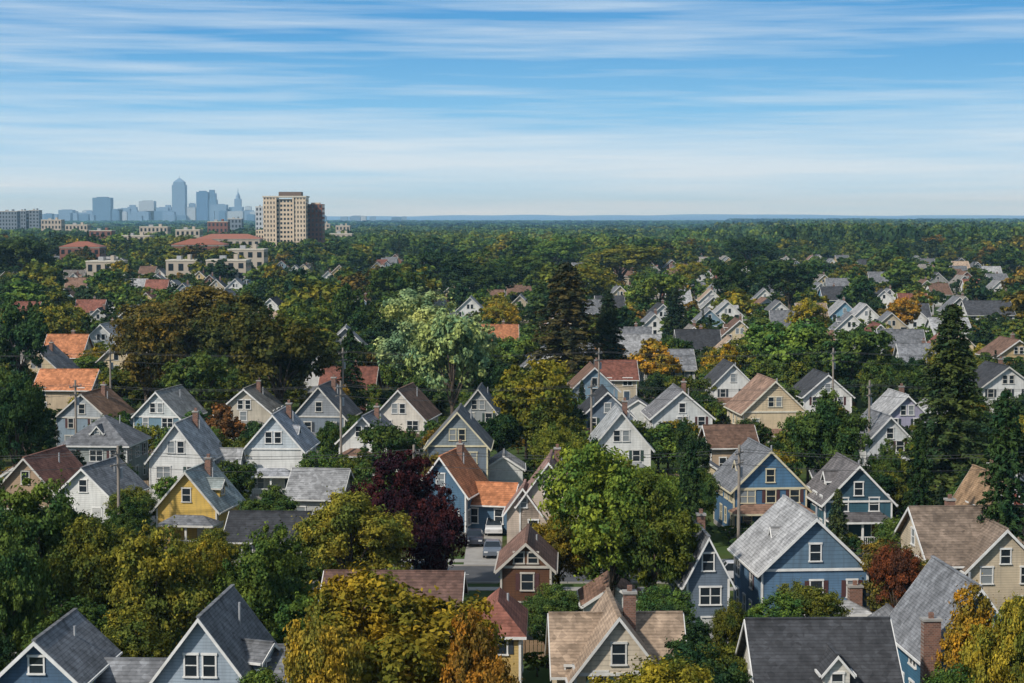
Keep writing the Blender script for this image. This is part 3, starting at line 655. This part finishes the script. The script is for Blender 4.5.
# ------------------------------------------------------------------ large buildings
def block(P,x0,x1,y0,y1,z0,z1,wall,nx,nz,ny=4,wk='walls',ww=.5,wh=.55,gk='windows'):
    P(wk,wall).box(ID,x0,x1,y0,y1,z0,z1); g=P(gk,glass())
    fh=(z1-z0)/nz
    for k in range(nz):
        za=z0+fh*(k+.25); zb=za+fh*wh
        for i in range(nx):
            u=x0+(x1-x0)*(i+.5)/nx; d=(x1-x0)/nx*ww/2; g.box(ID,u-d,u+d,y0-.08,y0+.05,za,zb)
        for i in range(ny):
            u=y0+(y1-y0)*(i+.5)/ny; d=(y1-y0)/ny*ww/2; g.box(ID,x0-.08,x0+.05,u-d,u+d,za,zb); g.box(ID,x1-.05,x1+.08,u-d,u+d,za,zb)
def wx(px,D): return (px-512)/F*D
D=1300; tan=plain('buff_brick',(.6,.49,.36),.9,.15,.1); red=plain('red_brick',(.2,.085,.06),.9,.2,.1)
P=Parts(); cx=wx(285,D)
def zz(y,D): return CAMH+(217-y)*D/F
block(P,-14.5,-6,0,20,0,zz(196,D),tan,4,15,ww=.4); block(P,6,14.5,0,20,0,zz(196,D),tan,4,15,ww=.4); block(P,-5.95,5.95,1.5,20.5,0,zz(199,D),tan,5,15,ww=.6,wh=.5)
block(P,-20,-14.55,2,16,0,zz(230,D),tan,3,8); P('penthouse',plain('brown_metal',(.14,.1,.08),.8)).box(ID,-4.5,11,5,16,zz(196,D)+.02,zz(193,D)+.8)
P('cornice',plain('pale_stone',(.6,.55,.45),.8)).box(ID,-15,15,-.5,21,zz(197.5,D),zz(196,D)+.01)
block(P,-26,-20.05,4,18,0,zz(236,D),tan,3,6)
for x in(-6,6): P('pier',tan).box(ID,x-.6,x+.6,-.7,0,0,zz(196,D)-1.3)
P.build('apartment_tower',(cx,D,0),0)
P=Parts(); block(P,-5.2,5.2,0,18,0,zz(204,D),red,4,13); P('penthouse',tan).box(ID,-3,3,4,12,zz(204,D)+.01,zz(202.5,D)); P.build('brick_tower',(wx(313,D),D+14,0),0)
def low(name,xa,xb,yt,D,mat,nz,roofcol=None,dep=18):
    P=Parts(); w=wx(xb,D)-wx(xa,D); block(P,-w/2,w/2,0,dep,0,zz(yt,D),mat,max(3,int(w/4)),nz)
    P('parapet',plain('pale_stone',(.6,.55,.45),.8)).box(ID,-w/2-.2,w/2+.2,-.2,dep+.2,zz(yt,D)+.01,zz(yt,D)+.6)
    P('rooftop_unit',plain('galvanised',(.35,.36,.37),.5)).box(ID,-w*.2,-w*.05,5,9,zz(yt,D)+.61,zz(yt,D)+2.4); P('stair_head',mat).box(ID,w*.15,w*.25,6,11,zz(yt,D)+.61,zz(yt,D)+3)
    if roofcol: P('hip',plain('clay_tile',roofcol,.9)); P('trim',mat); hip(P,frame(0,dep/2,0),w,dep,zz(yt,D)+.8,zz(yt,D)+4,oh=.5,roof='hip')
    P.build(name,((wx(xa,D)+wx(xb,D))/2,D,0),0)
bf=plain('buff_stone',(.42,.36,.29),.9,.15,.1); gy=plain('gray_panel',(.16,.2,.24),.8,.15,.1); wt=plain('white_panel',(.45,.48,.5),.8,.1,.1)
for a in[('brick_school',172,224,246,1050,red,3,(.28,.1,.06)),('brick_school',196,260,240,1250,bf,4,(.3,.12,.08)),('stone_building',228,264,250,1000,bf,3),('commercial_building',166,196,261,900,bf,2),('commercial_building',206,246,261,860,bf,3),
 ('commercial_building',86,120,262,900,bf,2),('brick_school',60,100,248,1150,red,3,(.28,.1,.06)),('apartment_block',118,150,236,1500,bf,4),('apartment_block',90,112,231,1700,red,4),('office_block',330,352,234,1700,bf,3),('apartment_block',140,168,227,1900,bf,4),('office_block',66,88,225,2100,bf,4),
 ('apartment_block',0,18,211.5,2600,gy,8),('apartment_block',19,27,211,2650,gy,8),('apartment_block',30,40,210.5,2650,gy,9),('apartment_block',42,62,220,2300,bf,5),('apartment_block',208,228,222,1900,red,5),('apartment_block',176,200,230,1600,bf,4),('office_block',228,242,219,2400,gy,5),
 ('office_block',318,330,224,2400,bf,5),('office_block',336,350,226,2200,bf,4)]: low(*a)
low('office_block',256,266,207,2200,wt,8,dep=14)
# ------------------------------------------------------------------ skyline
SD=8200
def sky_m(name,col):
    key=('sk',col)
    if key in MC: return MC[key]
    m,n,b=nt('hazed_curtain_wall'); tc=N(n,'ShaderNodeTexCoord').outputs['Object']; bt=N(n,'ShaderNodeTexBrick'); mp=N(n,'ShaderNodeMapping'); mp.inputs['Rotation'].default_value=(math.pi/2,0,0); n.links.new(tc,mp.inputs[0]); n.links.new(mp.outputs[0],bt.inputs['Vector'])
    bt.inputs['Scale'].default_value=.12; bt.offset=0; bt.inputs['Color1'].default_value=(*col,1); bt.inputs['Color2'].default_value=(*[x*.8 for x in col],1); bt.inputs['Mortar'].default_value=(*[x*.6 for x in col],1)
    n.links.new(bt.outputs[0],b.inputs['Base Color']); b.inputs['Roughness'].default_value=.5; MC[key]=m; return m
def scraper(name,xa,xb,yt,col,style='flat',D=SD):
    P=Parts(); w=wx(xb,D)-wx(xa,D); h=zz(yt,D); a=w/2; W_=P('shaft',sky_m('s',col)); dp=min(a,30)
    if style=='flat':
        W_.box(ID,-a,a,-dp,dp,0,h*.97); P('roof_plant',sky_m('s',tuple(x*.8 for x in col))).box(ID,-a*.6,a*.6,-dp*.6,dp*.6,h*.97+.05,h)
    elif style=='setback':
        W_.box(ID,-a,a,-dp,dp,0,h*.72); W_.box(ID,-a*.8,a*.8,-dp*.8,dp*.8,h*.72+.05,h*.9); W_.box(ID,-a*.5,a*.5,-dp*.5,dp*.5,h*.9+.05,h)
    elif style=='pyramid':
        W_.box(ID,-a,a,-a,a,0,h*.84); W_.box(ID,-a*.82,a*.82,-a*.82,a*.82,h*.84+.05,h*.9)
        W_.hexa([(-a*.8,-a*.8,h*.9),(a*.8,-a*.8,h*.9),(a*.8,a*.8,h*.9),(-a*.8,a*.8,h*.9),(-2,-2,h*.985),(2,-2,h*.985),(2,2,h*.985),(-2,2,h*.985)]); P('spire',sky_m('s',(.3,.36,.45))).cyl((0,0,h*.98),(0,0,h*1.04),1.5,.4,6)
    elif style=='spire':
        W_.box(ID,-a*1.6,a*1.6,-a*1.6,a*1.6,0,h*.5); W_.box(ID,-a,a,-a,a,h*.5+.05,h*.72); W_.cyl((0,0,h*.72),(0,0,h*.82),a*.75,a*.6,10); W_.cyl((0,0,h*.82),(0,0,h*.9),a*.5,a*.2,10); W_.cyl((0,0,h*.9),(0,0,h*1.02),a*.15,.5,6)
    P.build(name,((wx(xa,D)+wx(xb,D))/2,D,0),0)
b1=(.09,.2,.34); b2=(.16,.28,.43); b3=(.36,.45,.52)  # tower colours carry the blue of distance haze, painted in
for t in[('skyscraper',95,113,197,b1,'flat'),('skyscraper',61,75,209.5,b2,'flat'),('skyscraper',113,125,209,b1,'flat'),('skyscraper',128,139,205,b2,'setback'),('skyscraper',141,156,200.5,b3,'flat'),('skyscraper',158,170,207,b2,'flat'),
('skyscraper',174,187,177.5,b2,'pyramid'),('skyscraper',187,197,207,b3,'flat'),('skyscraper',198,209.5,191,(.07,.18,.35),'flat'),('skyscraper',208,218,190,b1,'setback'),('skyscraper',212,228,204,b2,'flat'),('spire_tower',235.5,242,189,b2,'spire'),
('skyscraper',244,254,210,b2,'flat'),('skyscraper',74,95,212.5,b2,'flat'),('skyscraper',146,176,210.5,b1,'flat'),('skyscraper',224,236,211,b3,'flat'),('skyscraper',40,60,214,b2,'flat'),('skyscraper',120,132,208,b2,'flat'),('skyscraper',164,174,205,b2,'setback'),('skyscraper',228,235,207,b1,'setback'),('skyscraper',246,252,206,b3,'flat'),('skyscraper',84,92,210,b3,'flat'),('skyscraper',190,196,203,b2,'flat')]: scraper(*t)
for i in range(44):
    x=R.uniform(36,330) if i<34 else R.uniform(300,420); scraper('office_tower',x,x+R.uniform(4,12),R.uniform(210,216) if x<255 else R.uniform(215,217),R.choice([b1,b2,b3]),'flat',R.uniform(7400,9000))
# low blue ridge on the horizon, standing in for a strip of water
me=bpy.data.meshes.new('horizon_strip'); nx=160; V=[];Fc=[]
prof=[(9200,-5),(10200,20),(12500,34),(14500,44),(17000,48),(19500,-5)]
for j,(y,h) in enumerate(prof):
    for i in range(nx+1):
        x=-9000+i*18000/nx; V.append((x,y,h+(5*math.sin(x*.0011)+4*math.sin(x*.0031+2)+3*math.sin(x*.009) if h>0 else 0)))
for j in range(len(prof)-1):
    for i in range(nx): a=j*(nx+1)+i; Fc.append((a,a+1,a+nx+2,a+nx+1))
me.from_pydata(V,[],Fc); me.materials.append(plain('horizon_strip_blue',(.08,.23,.44),1,.25,.002)); link('horizon_strip',me)
# ------------------------------------------------------------------ haze
m=bpy.data.materials.new('haze_air'); m.use_nodes=True; n=m.node_tree; n.nodes.clear()
vs=N(n,'ShaderNodeVolumeScatter'); vs.inputs['Color'].default_value=(.42,.74,1,1); vs.inputs['Density'].default_value=HAZE; vs.inputs['Anisotropy'].default_value=.0
o=N(n,'ShaderNodeOutputMaterial'); n.links.new(vs.outputs[0],o.inputs['Volume'])
mb=MB(); mb.box(ID,-9500,9500,-500,20500,-1,200); link('haze',mb.mesh('haze',m))
# ------------------------------------------------------------------ sky & sun
EL=math.radians(40); AZ=math.radians(225)
w=bpy.data.worlds.new('World'); scn.world=w; w.use_nodes=True; n=w.node_tree; bg=n.nodes['Background']
st=N(n,'ShaderNodeTexSky',sky_type='NISHITA'); st.sun_disc=False; st.sun_elevation=EL; st.sun_rotation=AZ; st.air_density=1.3; st.dust_density=.7
sk=N(n,'ShaderNodeVectorMath',operation='SCALE'); n.links.new(st.outputs[0],sk.inputs[0]); sk.inputs['Scale'].default_value=.1
tc=N(n,'ShaderNodeTexCoord').outputs['Generated']; sep=N(n,'ShaderNodeSeparateXYZ'); n.links.new(tc,sep.inputs[0]); z=sep.outputs[2]
g=ramp(n,math_(n,'MULTIPLY',z,5),[(0,(.48,.73,.94)),(.1,(.44,.71,.94)),(.28,(.2,.53,.87)),(.48,(.075,.35,.73)),(1,(.05,.24,.6))])
fade=ramp(n,z,[(.12,.95),(.4,0.0)])
base=mix(n,fade,sk.outputs[0],g)
def stretched(sx,sz,tilt):
    cb=N(n,'ShaderNodeCombineXYZ'); n.links.new(math_(n,'MULTIPLY',sep.outputs[0],sx),cb.inputs[0]); n.links.new(math_(n,'MULTIPLY',sep.outputs[1],sx),cb.inputs[1])
    n.links.new(math_(n,'ADD',math_(n,'MULTIPLY',z,sz),math_(n,'MULTIPLY',sep.outputs[0],tilt)),cb.inputs[2]); return cb.outputs[0]
c1=noise(n,1,5,stretched(2.4,60,1.4),.58); c2=noise(n,1,5,stretched(5,160,-3),.6); c3=noise(n,1,2,stretched(1.5,22,.5),.5)
cl=math_(n,'ADD',math_(n,'MULTIPLY',c1,.68),math_(n,'ADD',math_(n,'MULTIPLY',c2,.3),math_(n,'MULTIPLY',c3,.32)))
cf=ramp(n,cl,[(.58,0.0),(.68,.42),(.8,.9)])
base=mix(n,math_(n,'MULTIPLY',cf,.85),base,(.74,.85,.93))
n.links.new(base,bg.inputs[0]); bg.inputs[1].default_value=1.0
sd=bpy.data.lights.new('sun','SUN'); sd.energy=4.3; sd.angle=math.radians(2); sd.color=(1,.945,.86)
so=bpy.data.objects.new('sun',sd); scn.collection.objects.link(so)
dirv=Vector((math.sin(AZ)*math.cos(EL),math.cos(AZ)*math.cos(EL),math.sin(EL)))
so.rotation_euler=dirv.to_track_quat('Z','Y').to_euler()
print('houses',HouseCount.n,'objects',len(bpy.data.objects))
